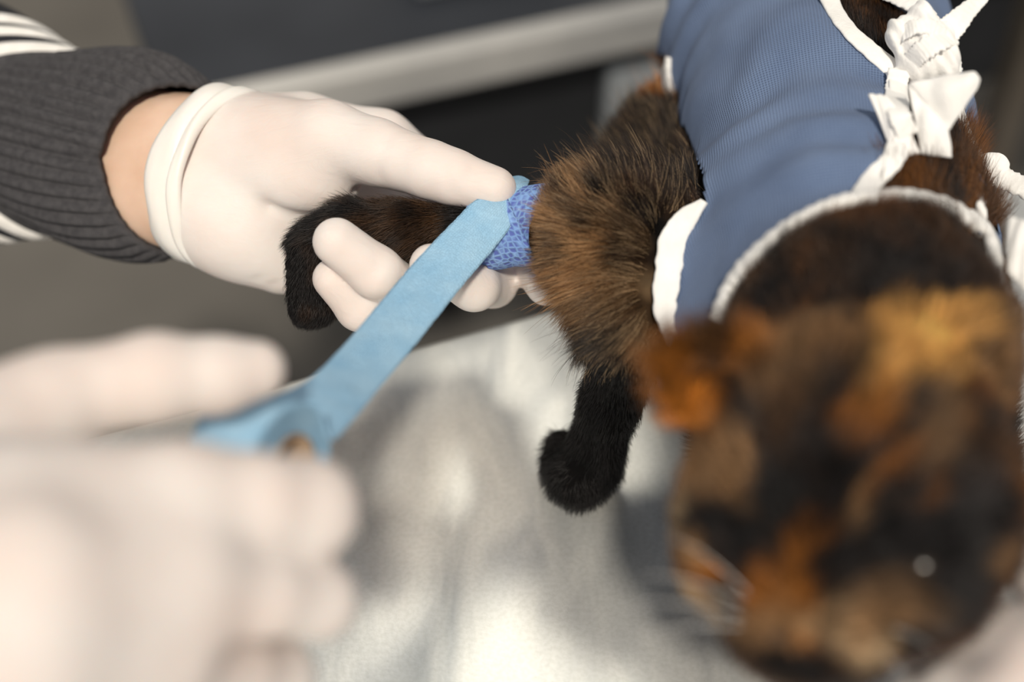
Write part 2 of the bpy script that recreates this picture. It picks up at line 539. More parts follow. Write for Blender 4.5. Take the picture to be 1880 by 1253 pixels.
# --- hand holding the cat's leg
armU = [(60, 215, .650, 15), (230, 235, .625, 19), (400, 268, .603, 20.5)]
armL = [(50, 270, .650, 15), (210, 345, .622, 20), (370, 380, .598, 21)]
arm_fs = [chain(armU), chain(armL), rcone(P(60, 245, .650), P(385, 324, .600), .016, .022)]
def f_arm(p): return sunion(arm_fs, 0.012)(p)
pts = [P(20, 245, .66), P(400, 325, .60)]
apts = np.array([P(x, y, d) for x in (-20, 400) for y in (130, 460) for d in (.57, .69)])
def f_arm_cut(p):
    a = P(60, 250, .655).astype(np.float32); b = P(392, 324, .600).astype(np.float32); dr = unit(b - a).astype(np.float32)
    t = (p - b) @ dr
    return np.maximum(f_arm(p), t - 0.006)
v, q = surface_nets(f_arm_cut, apts.min(0), apts.max(0), 0.002)
v = smooth_verts(v, q, 2)
tag(mesh_obj('forearm', v, q, M['skin'], person), 'bare wrist between sleeve and glove')

wr = [rcone(P(385, 268, .603), P(470, 280, .600), .0205, .022), rcone(P(365, 380, .598), P(430, 420, .596), .021, .019),
      rcone(P(368, 324, .600), P(450, 345, .600), .022, .022)]
palm_fs = wr + [
    chain([(430, 275, .603, 21), (560, 250, .604, 18), (700, 262, .606, 13)]),
    chain([(430, 320, .606, 19), (700, 310, .616, 12.5)]),
    chain([(420, 365, .606, 18), (680, 360, .616, 12)]),
    chain([(410, 420, .596, 17), (520, 478, .600, 13.5), (610, 490, .608, 11)]),
    ell(P(525, 305, .585), basis(P(640, 330, .572) - P(420, 280, .590), -FWD), (.034, .0225, .021)),
    ell(P(440, 420, .590), basis(P(520, 480, .595) - P(380, 390, .59), -FWD), (.028, .016, .016)),
]
thumb = chain([(440, 255, .592, 17), (600, 258, .574, 16), (690, 280, .566, 13.2), (790, 312, .557, 11.2), (830, 325, .555, 10.6), (905, 349, .5535, 9.4)], 0.003)
index = chain([(700, 262, .606, 13), (800, 322, .618, 10.5), (930, 420, .612, 10.2), (985, 490, .585, 9.6), (1003, 523, .572, 8.6)])
middle = chain([(700, 310, .616, 12), (860, 430, .628, 10.5), (905, 520, .585, 9.8), (870, 525, .562, 9.8), (792, 488, .546, 8.6)])
ring = chain([(690, 355, .616, 12), (790, 500, .615, 10.5), (752, 542, .570, 10.2), (690, 500, .547, 10.0), (618, 444, .540, 9.2)])
pinky = chain([(610, 485, .608, 11), (720, 575, .610, 9.5), (705, 590, .585, 9.2), (660, 565, .560, 9.0), (611, 512, .5515, 8.0)])
hb = [P(x, y, d) for x in (330, 1010) for y in (190, 600) for d in (.535, .635)]
def groove(pts, wid, dep):
    fs = [rcone(P(*a), P(*b), 0, 0) for a, b in zip(pts[:-1], pts[1:])]
    def g(p):
        dd = fs[0](p)
        for f in fs[1:]: dd = np.minimum(dd, f(p))
        return dep * np.exp(-(dd / wid) ** 2)
    return g
grooves = [groove([(868, 308, .546), (862, 330, .5435), (872, 350, .5435), (895, 364, .545)], .0017, .0006),
           groove([(432, 318, .582), (500, 372, .576), (570, 398, .578), (650, 392, .585)], .0050, .0028),
           groove([(655, 345, .575), (690, 338, .572)], .0030, .0030),
           groove([(815, 290, .545), (840, 385, .545)], .0022, .0006),
           groove([(715, 235, .552), (690, 335, .555)], .0026, .0007),
           groove([(665, 525, .536), (710, 470, .536)], .0022, .0007), groove([(640, 590, .548), (680, 535, .548)], .0022, .0007),
           groove([(700, 555, .545), (745, 510, .545)], .0022, .0006),
           groove([(470, 520, .585), (490, 470, .585)], .0020, .0006), groove([(500, 530, .588), (520, 490, .588)], .0020, .0006)]
def glove_extra(p, d):
    for g in grooves: d = d + g(p)
    b = P(378, 320, .600).astype(np.float32); a = P(60, 245, .655).astype(np.float32); dr = unit(b - a).astype(np.float32)
    return np.maximum(d, -((p - b) @ dr) - 0.001)
gA = build_hand('latex_glove', palm_fs, 0.011, [thumb, index, middle, ring, pinky], 0.006, hb, 0.0013, M['glove'], person, glove_extra)
tag(gA, 'white latex glove gripping the cat leg')

# rolled cuff of that glove: two nested rolls
wc = P(390, 322, .6000); wax = unit(P(450, 346, .592) - P(280, 300, .612))
wU = unit(P(392, 190, .600) - P(335, 460, .598)); wU = unit(wU - (wU @ wax) * wax); wN = np.cross(wU, wax)
if wN @ FWD > 0: wN = -wN
def cuff(off, rw, rt, seed, sc):
    n, m = 96, 14
    vs = []
    for i in range(n):
        a = 2 * math.pi * i / n
        rad = wU * math.cos(a) * 0.0362 * sc + wN * math.sin(a) * 0.0275 * sc
        on = unit(wU * math.cos(a) / 0.0362 + wN * math.sin(a) / 0.0275)
        o = off + 0.0012 * mnoise.noise(Vector((math.cos(a) * 2, math.sin(a) * 2, seed))) - 0.004 * max(0, math.sin(a)) ** 2
        ww = rw * (1 + 0.25 * mnoise.noise(Vector((math.cos(a) * 1.5 + 5, math.sin(a) * 1.5, seed))))
        for k in range(m):
            b = 2 * math.pi * k / m
            vs.append(wc + rad + wax * (o + ww * math.cos(b)) + on * (rt * math.sin(b) * (1 + 0.2 * math.sin(3 * b + a * 4))))
    return vs, grid_faces(n, m, True, True)
v1, f1 = cuff(-0.0005, 0.0072, 0.0030, 1.0, 1.0)
tag(mesh_obj('cuff', v1, f1, M['cuff'], gA), 'rolled glove cuff')
v1, f1 = cuff(0.0078, 0.0034, 0.0026, 2.0, 1.03)
tag(mesh_obj('cuff_bead', v1, f1, M['cuff'], gA), 'thin bead of the rolled cuff')

# --- ribbed sleeve
SA = P(345, 314, .606); SB = P(-330, 165, .73)
sax = unit(SA - SB); sL = np.linalg.norm(SA - SB)
sU = unit(UP - (UP @ sax) * sax); sN = np.cross(sU, sax)
if sN @ FWD > 0: sN = -sN
NR = 42
def sleeve_pt(t, a, dr=0.0):
    """t metres back from the cuff edge, a around (0 = up, pi/2 = towards camera)"""
    r = 0.0365 + 0.115 * t + 0.004 * math.sin(t * 60)
    near = max(0.0, math.sin(a)) ** 1.3
    notch = 0.004 * math.exp(-((a - 1.62) / 0.10) ** 2) * math.exp(-t / 0.02)
    tt = t + 0.021 * near + 0.016 * near * min(1.0, t / 0.07) + 0.003 * math.sin(a * 2.0) + notch
    ribs = 0.0030 * min(1.0, 0.15 + t / 0.008) * abs(math.sin(a * NR / 2 + 0.5 * math.sin(t * 45 + a * 3))) * (1 if t < 0.062 else math.exp(-(t - 0.062) / 0.004))
    sag = 0.003 * math.sin(a * 3 + t * 50)
    rr = r + ribs + sag * 0.5 + dr - 0.003 * math.exp(-((a - 1.62) / 0.09) ** 2) * math.exp(-t / 0.03)
    return SA - sax * tt + sU * (math.cos(a) * rr) + sN * (math.sin(a) * rr * 0.86)
na = 400
ts = np.concatenate([[0.0], np.linspace(0.0012, sL, 90)])
verts = []
for t in ts:
    for i in range(na): verts.append(sleeve_pt(t, 2 * math.pi * i / na))
faces = grid_faces(len(ts), na, cv=True)
base = len(verts)
for t in ts[:40]:
    for i in range(na): verts.append(sleeve_pt(t, 2 * math.pi * i / na, -0.0026))
fin = [tuple(x + base for x in q[::-1]) for q in grid_faces(40, na, cv=True)]
rim = [(i, (i + 1) % na, base + (i + 1) % na, base + i) for i in range(na)]
sleeve = mesh_obj('sweater_sleeve', verts, faces + fin + rim, M['knit'], person)
tag(sleeve, 'charcoal ribbed knit sleeve')
def stripe(t0, t1, mat, nm, dr):
    vs = []; m = 10
    for i in range(160):
        a = 2 * math.pi * i / 160
        for k in range(m):
            u = k / (m - 1)
            vs.append(sleeve_pt(t0 + (t1 - t0) * u, a, dr * math.sin(math.pi * u) ** 0.5))
    return mesh_obj(nm, vs, grid_faces(160, m, cu=True), mat, sleeve)
stripe(0.080, 0.090, M['stripe'], 'white_stripe', 0.0022)
stripe(0.090, 0.097, M['navy'], 'dark_stripe', 0.0016)
stripe(0.097, 0.104, M['stripe'], 'white_stripe', 0.0022)
stripe(0.104, 0.107, M['navy'], 'dark_stripe', 0.0016)
stripe(0.107, 0.116, M['stripe'], 'white_stripe', 0.0022)
stripe(0.116, 0.17, M['navy'], 'dark_stripe', 0.0016)

# --- hand holding the roll
palm_fs = [
    chain([(-360, 1180, .315, 27), (60, 985, .325, 19), (330, 928, .335, 14)]),
    chain([(-360, 1240, .305, 27), (60, 1080, .305, 20), (320, 1060, .325, 13.5)]),
    chain([(-340, 1330, .31, 27), (40, 1220, .305, 19), (285, 1200, .325, 13)]),
    chain([(-330, 1430, .32, 26), (20, 1350, .315, 18), (240, 1340, .335, 12)]),
    chain([(-340, 1150, .335, 26), (-60, 850, .355, 19), (60, 765, .368, 14)]),
    ell(P(40, 1085, .330), basis(RT, -FWD), (.045, .033, .024)),
]
thumb = chain([(-60, 815, .360, 17), (110, 728, .373, 12), (285, 695, .382, 11.8), (400, 690, .388, 10.2), (470, 680, .392, 8.4)], 0.004)
index = chain([(330, 925, .335, 14.2), (470, 925, .342, 12.2), (565, 935, .352, 12.4), (560, 985, .388, 10.5), (470, 900, .412, 9.0)])
middle = chain([(320, 1065, .325, 13), (480, 1092, .340, 10.2), (585, 1102, .354, 9.4), (560, 1100, .39, 9.0), (440, 1000, .410, 8.4)])
ring = chain([(285, 1205, .330, 12.5), (430, 1232, .356, 9.6), (512, 1240, .374, 9.0), (480, 1200, .400, 8.6), (380, 1100, .415, 8.2)])
pinky = chain([(240, 1340, .335, 12), (370, 1345, .355, 10.0), (430, 1340, .37, 9.2), (400, 1290, .395, 8.5), (330, 1200, .41, 7.6)])
hb = [P(x, y, d) for x in (-420, 640) for y in (640, 1480) for d in (.295, .42)]
gB = build_hand('latex_glove', palm_fs, 0.012, [thumb, index, middle, ring, pinky], 0.006, hb, 0.0018, M['glove'], person)
tag(gB, 'white latex glove pinching the bandage roll, strongly blurred')

# ------------------------------------------------------------------ bandage: roll, strip, wrap round the leg
bandage = empty('bandage', None, 'light blue cohesive bandage unrolled from a small roll to the cat leg', 'bandage')
rc = P(478, 838, .425)
rax = unit(RT * 0.82 - UP * 0.17 - FWD * 0.50)
ru = unit(UP - (UP @ rax) * rax); rv = np.cross(rax, ru)
if rv @ FWD < 0: rv = -rv
RW, RR, RC = 0.0125, 0.0185, 0.0095
n = 96
verts = []; prof = [(-RW, RC), (-RW, RR - .001), (-RW + .001, RR), (RW - .001, RR), (RW, RR - .001)]
for k in range(9):      # wound layers on the end face
    r0 = RR - .001 - (RR - .001 - RC) * k / 9
    prof += [(RW - 0.0007, r0 - 0.0004), (RW, r0 - (RR - .001 - RC) / 9)]
prof += [(RW, RC)]
m = len(prof)
uvs = []
for i in range(n):
    a = 2 * math.pi * i / n
    for k, (x, r) in enumerate(prof):
        verts.append(rc + rax * x + (ru * math.cos(a) + rv * math.sin(a)) * r); uvs.append((a * RR, x + k * .003))
tag(mesh_obj('roll', verts, grid_faces(n, m, cu=True, cv=True), M['tape'], bandage, uv=uvs))
verts = []; prof = [(-RW - .0005, RC), (RW + .0006, RC), (RW + .0006, RC - .0014), (-RW - .0005, RC - .0014)]
for i in range(48):
    a = 2 * math.pi * i / 48
    for (x, r) in prof: verts.append(rc + rax * x + (ru * math.cos(a) + rv * math.sin(a)) * r)
tag(mesh_obj('core', verts, grid_faces(48, 4, cu=True, cv=True), M['core'], bandage), 'brown cardboard core')

def rim_pt(x, a, r=RR + 0.0003):
    return rc + rax * x + (ru * math.cos(a) + rv * math.sin(a)) * r
Ledge = [rim_pt(-RW, 0.2), rim_pt(-RW, 0.7), P(560, 703, .458), P(622, 645, .485), P(690, 566, .513), P(765, 478, .534), P(838, 402, .5445), P(868, 372, .5455), P(925, 338, .5545), P(935, 326, .566)]
Redge = [rim_pt(RW, 0.6), rim_pt(RW, 1.2), P(652, 768, .452), P(712, 695, .482), P(775, 618, .505), P(845, 530, .527), P(908, 455, .541), P(945, 405, .5455), P(965, 350, .5535), P(972, 332, .564)]
nl, nw = 130, 16
LE = catmull(Ledge, nl); RE = catmull(Redge, nl)
verts = []; uvs = []; Lcum = 0
for i in range(nl):
    if i: Lcum += np.linalg.norm((LE[i] + RE[i]) / 2 - (LE[i - 1] + RE[i - 1]) / 2)
    for j in range(nw):
        u = j / (nw - 1)
        p = LE[i] * (1 - u) + RE[i] * u
        tgt = unit((LE[min(i + 1, nl - 1)] + RE[min(i + 1, nl - 1)]) - (LE[max(i - 1, 0)] + RE[max(i - 1, 0)]))
        nn = unit(np.cross(RE[i] - LE[i], tgt))
        if nn @ FWD > 0: nn = -nn
        p = p + nn * (0.0010 * math.sin(math.pi * u) + 0.0003 * mnoise.noise(Vector((Lcum * 120, u * 4, 0))))
        if j in (0, nw - 1):
            p = p + unit(RE[i] - LE[i]) * 0.0003 * mnoise.noise(Vector((Lcum * 900, j, 2)))
        verts.append(p); uvs.append((Lcum, u * 0.025))
strip = mesh_obj('strip', verts, grid_faces(nl, nw), M['tape'], bandage, uv=uvs)
sm = strip.modifiers.new('thickness', 'SOLIDIFY'); sm.thickness = 0.0007; sm.offset = 0

# leg axis
legpts = [(1205, 470, .562, 24), (1080, 432, .549, 17), (1012, 418, .556, 11.2), (930, 418, .560, 11.5), (850, 428, .562, 11), (740, 425, .562, 11.0), (640, 428, .562, 11.0), (590, 462, .566, 11.5), (565, 515, .570, 12.5), (572, 545, .570, 12.5)]
LC = np.array([P(*p[:3]) for p in legpts])
def wrap_layer(name, s0, s1, rad, tilt0, tilt1, seed):
    a0, a1 = P(*s0), P(*s1)
    ax = unit(a1 - a0); u_ = unit(UP - (UP @ ax) * ax); v_ = np.cross(ax, u_)
    if v_ @ FWD > 0: v_ = -v_            # v towards camera
    vs = []; uv = []; nn, mm = 90, 22
    for i in range(nn):
        a = 2 * math.pi * i / nn
        for j in range(mm):
            t = j / (mm - 1)
            sh = (tilt0 * (1 - t) + tilt1 * t) * math.cos(a)
            r = rad * (1 + 0.05 * math.sin(2 * a + 1 + seed)) + 0.0006 * mnoise.noise(Vector((math.cos(a) * 2, math.sin(a) * 2, t * 3 + seed)))
            r += 0.0007 * (1 if t > 0.94 else 0)
            p = a0 + (a1 - a0) * t + ax * sh + u_ * math.cos(a) * r * 1.08 + v_ * math.sin(a) * r
            vs.append(p); uv.append((a * rad, t * np.linalg.norm(a1 - a0)))
    o = mesh_obj(name, vs, grid_faces(nn, mm, cu=True), M['wrap'], bandage, uv=uv)
    s = o.modifiers.new('thickness', 'SOLIDIFY'); s.thickness = 0.0008; s.offset = 1
    return o
wrap_layer('leg_wrap', (868, 424, .5615), (1006, 412, .5560), 0.0130, 0.001, 0.005, 0.0)
wrap_layer('leg_wrap', (885, 422, .5612), (962, 414, .5585), 0.0141, -0.002, -0.006, 2.0)

# ------------------------------------------------------------------ cat
cat = empty('cat', None, 'tortoiseshell cat in a blue recovery suit standing on the steel table', 'cat')
torso_fs = [
    rcone(W(.118, .350, .112), W(.126, .405, .107), .041, .050),
    rcone(W(.126, .405, .107), W(.134, .490, .102), .050, .053),
    rcone(W(.134, .490, .102), W(.136, .570, .096), .053, .059),
    rcone(W(.136, .570, .096), W(.140, .630, .088), .059, .048),
    rcone(W(.112, .345, .080), W(.126, .420, .078), .036, .044),
]
torso_fs.append(rcone(W(.098, .372, .090), W(.108, .425, .096), .040, .044))
f_torso = sunion(torso_fs, 0.015)
leg_raised = chain([p for p in legpts], 0.006)
shoulder = [
    ell(P(1150, 440, .552), basis(P(1260, 455, .556) - P(1060, 430, .548), -FWD), (.034, .027, .024)),
    rcone(P(1185, 510, .556), P(1150, 560, .545), .023, .018),
]
SL = [(P(1215, 555, .545), .021), (P(1162, 625, .540), .0145), (PT(1120, 740, .052), .0115), (PT(1094, 820, .026), .0110), (PT(1082, 858, .014), .0130)]
stand_leg = sunion([rcone(a[0], b[0], a[1], b[1]) for a, b in zip(SL[:-1], SL[1:])], 0.006)
paw = sunion([rcone(PT(1085, 850, .0135), PT(1062, 880, .0125), .0132, .0122)] +
             [rcone(PT(1072, 862, .012), PT(x, y, .0078), .0100, .0074) for (x, y) in ((1030, 820), (1022, 850), (1034, 882), (1064, 900))], 0.003)
hind = [ell(W(.079, .520, .047), np.array([[0, .94, .34], [1, 0, 0], [0, -.34, .94]]), (.048, .034, .044)),
        rcone(W(.070, .520, .022), W(.060, .470, .014), .018, .014),
        ell(W(.185, .548, .050), np.eye(3), (.030, .050, .040)),
        rcone(W(.212, .520, .022), W(.215, .470, .014), .018, .014),
        rcone(W(.165, .370, .070), W(.185, .350, .016), .022, .013)]
skull = [
    ell(P(1560, 850, .408), np.eye(3), (.0415, .041, .039)),
    rcone(P(1395, 950, .402), P(1400, 990, .394), .022, .018),
    rcone(P(1710, 960, .398), P(1690, 1010, .388), .024, .020),
    rcone(P(1640, 1060, .388), P(1560, 1150, .384), .021, .014),
    rcone(P(1355, 1020, .398), P(1420, 1110, .388), .016, .013),
    rcone(P(1535, 900, .380), P(1465, 1110, .371), .018, .0115),
    rcone(P(1490, 1090, .382), P(1470, 1150, .380), .019, .0135),
    rcone(P(1415, 1152, .3765), P(1440, 1140, .374), .0105, .0095),
    rcone(P(1535, 1155, .3725), P(1510, 1140, .371), .0118, .0105),
    rcone(P(1480, 1200, .390), P(1490, 1190, .394), .0105, .012),
]
neck = [rcone(P(1580, 800, .430), P(1610, 640, .458), .036, .036), rcone(P(1610, 640, .458), W(.122, .37, .108), .036, .042)]
def ear(cx, cy, d, tip, nrm, r):
    c0 = P(cx, cy, d); ax = unit(P(*tip) - c0); B = basis(ax, nrm)
    disc = ell(c0, B, (r * 1.05, r * 0.92, r * 0.40))
    tipc = rcone(c0, P(*tip), r * 0.55, 0.0025)
    hol = ell(c0 + B[2] * r * 0.55, B, (r * 0.85, r * 0.68, r * 0.62))
    hol2 = ell(c0 + B[2] * r * 0.45 + ax * r * 0.5, B, (r * 0.75, r * 0.45, r * 0.40))
    def f(p): return np.maximum(np.maximum(smin(disc(p), tipc(p), 0.006), -hol(p)), -hol2(p))
    return f
ears = [ear(1322, 697, .402, (1218, 652, .400), unit(-FWD * 0.80 - RT * 0.25 - UP * 0.35), 0.0180),
        ear(1752, 668, .412, (1842, 585, .412), unit(-FWD * 0.75 + RT * 0.35 - UP * 0.2), 0.0170)]
f_head = sunion(skull, 0.010)
f_legs = sunion([leg_raised] + shoulder, 0.010)
f_hind = sunion(hind, 0.008)
f_neck = sunion(neck, 0.02)
def f_cat(p):
    d = f_torso(p)
    d = smin(d, f_neck(p), 0.02)
    hd = f_head(p)
    for e in ears: hd = smin(hd, e(p), 0.005)
    d = smin(d, hd, 0.012)
    d = smin(d, smin(f_legs(p), smin(stand_leg(p), paw(p), 0.003), 0.006), 0.008)
    d = smin(d, f_hind(p), 0.008)
    return d
CLO = W(-.09, .14, -.01); CHI = W(.27, .71, .26)
cv, cq = surface_nets(f_cat, CLO, CHI, 0.0022)
cv = smooth_verts(cv, cq, 2)
body = mesh_obj('body', cv, cq, M['coat'], cat)

# coat colours (its pattern, with a lit cheek edge and eye glint painted in)
BLK = np.array([.012, .010, .010]); BRN = np.array([.075, .034, .012]); ORG = np.array([.50, .17, .022]); TAN = np.array([.40, .22, .10]); LTN = np.array([.55, .38, .22])
GOLD = np.array([.78, .40, .11])
# patches: px,py,d, radius(m), colour, strength
patches = [
    # dark ground of the face and neck first, lighter marks over it
    (1560, 940, .365, .036, BLK, 1), (1430, 890, .37, .024, BLK, 1), (1720, 980, .375, .026, BLK, 1), (1300, 970, .39, .016, BLK, 1), (1390, 1050, .38, .015, BLK, 1),
    (1640, 1060, .37, .018, BLK, 1), (1780, 1050, .385, .018, BLK, .9), (1700, 1140, .385, .016, BLK * 1.6, .9), (1420, 560, .44, .02, BLK, .9), (1600, 500, .44, .03, BLK, .9), (1760, 540, .44, .025, BLK, .9),
    (1380, 1150, .38, .012, BLK, 1), (1260, 800, .40, .010, BLK, .8), (1390, 770, .39, .014, BLK * 2, .9),
    (1250, 690, .400, .013, ORG * .8, 1), (1300, 765, .400, .011, ORG, 1), (1385, 620, .405, .010, ORG * .8, .9), (1330, 690, .405, .007, BLK, .8), (1230, 650, .40, .005, BRN, .9),
    (1440, 690, .395, .013, TAN * .5, .8), (1450, 780, .39, .010, BRN, .9),
    (1700, 645, .40, .020, GOLD * .95, 1), (1620, 700, .385, .012, GOLD * .8, .9), (1585, 770, .38, .009, ORG * .7, .8), (1790, 690, .41, .016, TAN * .8, .8), (1760, 620, .41, .010, GOLD * .8, .8),
    (1480, 620, .41, .014, TAN * .6, .8), (1560, 620, .405, .012, TAN * .6, .7), (1700, 790, .385, .012, TAN * .55, .7), (1650, 760, .385, .007, BLK * 2, .8),
    (1340, 865, .392, .012, TAN * .8, .9), (1270, 890, .398, .011, TAN * .9, .9), (1380, 850, .392, .007, TAN, .8), (1230, 830, .40, .007, TAN, .7),
    (1225, 960, .40, .008, LTN, .8), (1240, 1030, .40, .007, LTN, .8), (1280, 1085, .39, .007, LTN, .9), (1320, 1125, .39, .006, LTN, .9), (1325, 1058, .382, .005, ORG, 1), (1290, 1020, .388, .005, TAN, .8),  # LTN marks paint the lit cheek edge, the ORG mark an amber eye glint
    (1485, 985, .365, .006, ORG * .5, .9), (1480, 1025, .365, .005, ORG * .4, .9), (1575, 950, .365, .006, TAN * .5, .8), (1590, 910, .365, .005, TAN * .5, .8), (1625, 870, .372, .007, ORG * .45, .8), (1690, 910, .375, .006, ORG * .3, .8),
    (1430, 1105, .365, .008, ORG * .7, 1), (1460, 1075, .365, .006, ORG * .6, .9), (1490, 1140, .362, .005, ORG * 1.2, 1), (1400, 1150, .37, .006, TAN * .7, .9), (1440, 1145, .37, .006, TAN, .8), (1525, 1135, .363, .007, LTN, 1), (1580, 1120, .37, .010, TAN * .6, .9), (1590, 1195, .37, .008, LTN, .9), (1640, 1140, .37, .008, TAN * .5, .8),
    (1430, 1205, .372, .010, BLK, 1), (1490, 1225, .38, .012, BLK, 1),
    (1825, 1040, .39, .007, TAN * .7, .8), (1840, 840, .40, .013, BRN * 1.5, .8), (1500, 940, .37, .006, BLK * .8, 1), (1790, 900, .39, .010, BLK * 2.5, .8),
]
bbvh = BVHTree.FromPolygons([tuple(x) for x in cv], [tuple(map(int, q)) for q in cq])
def on_body(px, py, d):
    h_ = bbvh.ray_cast(Vector(CAMP), Vector(unit(P(px, py, 1.0) - CAMP)))
    return np.array(h_[0]) if h_[0] is not None else P(px, py, d)
PC = np.array([on_body(*p[:3]) for p in patches]); PR = np.array([p[3] for p in patches]); PCol = np.array([p[4] for p in patches]); PS = np.array([p[5] for p in patches])
NOSE = P(1450, 1140, .36)
def nz(p, s, o): return mnoise.noise(Vector((p[0] * s + o, p[1] * s, p[2] * s)))
def coat(pts):
    out = np.empty((len(pts), 3))
    px, py, dd = proj(pts)
    sh = P(1060, 420, .53)
    for i, p in enumerate(pts):
        n1 = nz(p, 42, 0) ; n2 = nz(p, 120, 7); n3 = nz(p, 70, 31)
        c = BLK + (BRN - BLK) * min(1, max(0, 0.5 + 1.6 * n1 + 0.7 * n2))
        o = min(1, max(0, (n3 + 0.3 * n2 - 0.08) * 3.0))
        X, Y, D = px[i], py[i], dd[i]
        if D > .47 and X < 1320 and Y < 660 and Y > 200 and X > 830:      # shoulder and upper leg
            g = math.exp(-(((X - 1050) / 75) ** 2 + ((Y - 430) / 110) ** 2))
            g2 = math.exp(-(((X - 1180) / 70) ** 2 + ((Y - 530) / 90) ** 2))
            c = c + (TAN * 1.0 - c) * min(1, max(0, 1.0 * g * (0.65 + 1.6 * n2))) + (LTN * .45 - c) * min(1, max(0, 0.7 * g2 * (0.6 + 1.6 * n2)))
            c = c + (ORG * .45 - c) * o * 0.22
            k_ = min(1, max(0, (X - 1075) / 60)) * min(1, max(0, (440 - Y) / 90 + n1))
            c = c + (BLK - c) * k_ * .85
        elif D > .5 and X < 1250 and Y < 330:                                # hind thigh
            c = c + (ORG * .8 - c) * min(1, max(0, 0.75 + n1 + n3))
        elif D > .5 and X < 1260 and Y >= 600:                               # standing leg
            c = BLK * 0.6
        elif X < 860:                                                        # lower leg and paw
            c = BLK + (BRN * .7 - BLK) * min(1, max(0, (X - 560) / 300 + n2 * .6 - .1))
        elif D > .44 and Y < 560:                                            # back of the neck
            c = c + (ORG * .26 - c) * min(1, max(0, 0.3 + n1 * 1.2)) * (1 if Y < 430 else .15)
        else:
            c = c + (ORG * .35 - c) * o * 0.5
        if D < .46:
            q = p + np.array([n3, n1, n2]) * 0.006
            rd = q - NOSE; rd = rd / (np.linalg.norm(rd) + 1e-9)
            dv = PC - q; al = dv @ rd
            dist = np.sqrt((al * .72) ** 2 + np.maximum(0, (dv * dv).sum(1) - al * al) * 1.7)
            wgt = np.clip(1.25 - dist / PR, 0, 1) * PS
            for k in np.nonzero(wgt > 0)[0]:
                c = c + (PCol[k] - c) * wgt[k]
        out[i] = c * (1 + 0.55 * n2 + 0.35 * nz(p, 330, 3))
    return np.clip(out, 0.002, 1)
ca = body.data.color_attributes.new('coat', 'FLOAT_COLOR', 'POINT')
cc_ = np.ones((len(cv), 4), np.float32); cc_[:, :3] = coat(cv) * 0.35
ca.data.foreach_set('color', cc_.ravel())

# eyes and nose
def blob(name, c_, B, rad, mat, parent, seg=24):
    bm = bmesh.new(); bmesh.ops.create_uvsphere(bm, u_segments=seg, v_segments=seg // 2, radius=1.0)
    for v in bm.verts:
        p = np.array(v.co) * rad
        v.co = Vector(c_ + B.T @ p)
    return bm_obj(name, bm, mat, parent, True)
blob('eye', P(1352, 1028, .3845), np.eye(3), (.0065, .0065, .0065), M['eye'], cat)
blob('eye', P(1690, 1040, .3715), np.eye(3), (.0065, .0065, .0065), M['eye'], cat)
blob('nose', P(1450, 1160, .3640), basis(RT, -FWD), (.006, .0042, .004), M['nose'], cat)

# ---- recovery suit: a shell round the torso with cut-outs
ax0, ax1 = W(.120, .335, .100), W(.146, .665, .090)
axd = unit(ax1 - ax0); axl = np.linalg.norm(ax1 - ax0)
su = unit(Z - (Z @ axd) * axd); sr = np.cross(axd, su)
if sr @ RT < 0: sr = -sr
NS, NTH = 230, 320
ss = np.linspace(0, 1, NS); th = np.linspace(np.pi, 3 * np.pi, NTH, endpoint=False)      # seam under the belly
SS, TH = np.meshgrid(ss, th, indexing='ij')
cen = ax0 + SS.reshape(-1, 1) * axl * axd
dr_ = np.cos(TH.reshape(-1, 1)) * su + np.sin(TH.reshape(-1, 1)) * sr
lo_ = np.zeros(len(cen)); hi_ = np.full(len(cen), .12)
f_shoulder = sunion(shoulder, .008)
def f_suit(p): return smin(smin(f_torso(p), f_neck(p), .02), f_shoulder(p) - 0.0005, .012)
for _ in range(18):
    mid = (lo_ + hi_) / 2
    ins = f_suit((cen + dr_ * mid[:, None]).astype(np.float32)) < 0.004
    lo_ = np.where(ins, mid, lo_); hi_ = np.where(ins, hi_, mid)
rad = lo_
fold = np.zeros(len(rad)); sF = SS.ravel(); tF = TH.ravel()
for i in range(len(rad)):
    s, t = sF[i], tF[i]
    ct, st = math.cos(t), math.sin(t)
    wv = 0.10 * mnoise.noise(Vector((ct * 1.3, st * 1.3, s * 4)))
    x = s + wv
    amp = 0.5 + 0.5 * mnoise.noise(Vector((ct * 1.8 + 4, st * 1.8, s * 6)))
    fold[i] = 0.0022 * amp * math.sin(x * 62) + 0.0006 * mnoise.noise(Vector((ct * 5, st * 5, s * 24))) + 0.0016 * mnoise.noise(Vector((ct * 2.2 - s * 5, st * 2.2 + 3, s * 9)))
sv = cen + dr_ * (rad + fold)[:, None]
suv = np.stack([TH.ravel() * 0.055, SS.ravel() * axl], 1)
sf = np.array(grid_faces(NS, NTH, cv=True))
bvh_full = BVHTree.FromPolygons([tuple(x) for x in sv], [tuple(map(int, q)) for q in sf])
def on_suit(px, py, off=0.0, fallback=None):
    d_ = unit(P(px, py, 1.0) - CAMP)
    hit, nrm, idx, dist = bvh_full.ray_cast(Vector(CAMP), Vector(d_))
    if hit is None:
        hit, nrm, idx, dist = bvh_full.find_nearest(Vector(P(px, py, fallback or .5)))
    nrm = np.array(nrm); hit = np.array(hit)
    c0 = ax0 + axd * ((hit - ax0) @ axd)
    if nrm @ (hit - c0) < 0: nrm = -nrm
    return hit + nrm * off, nrm

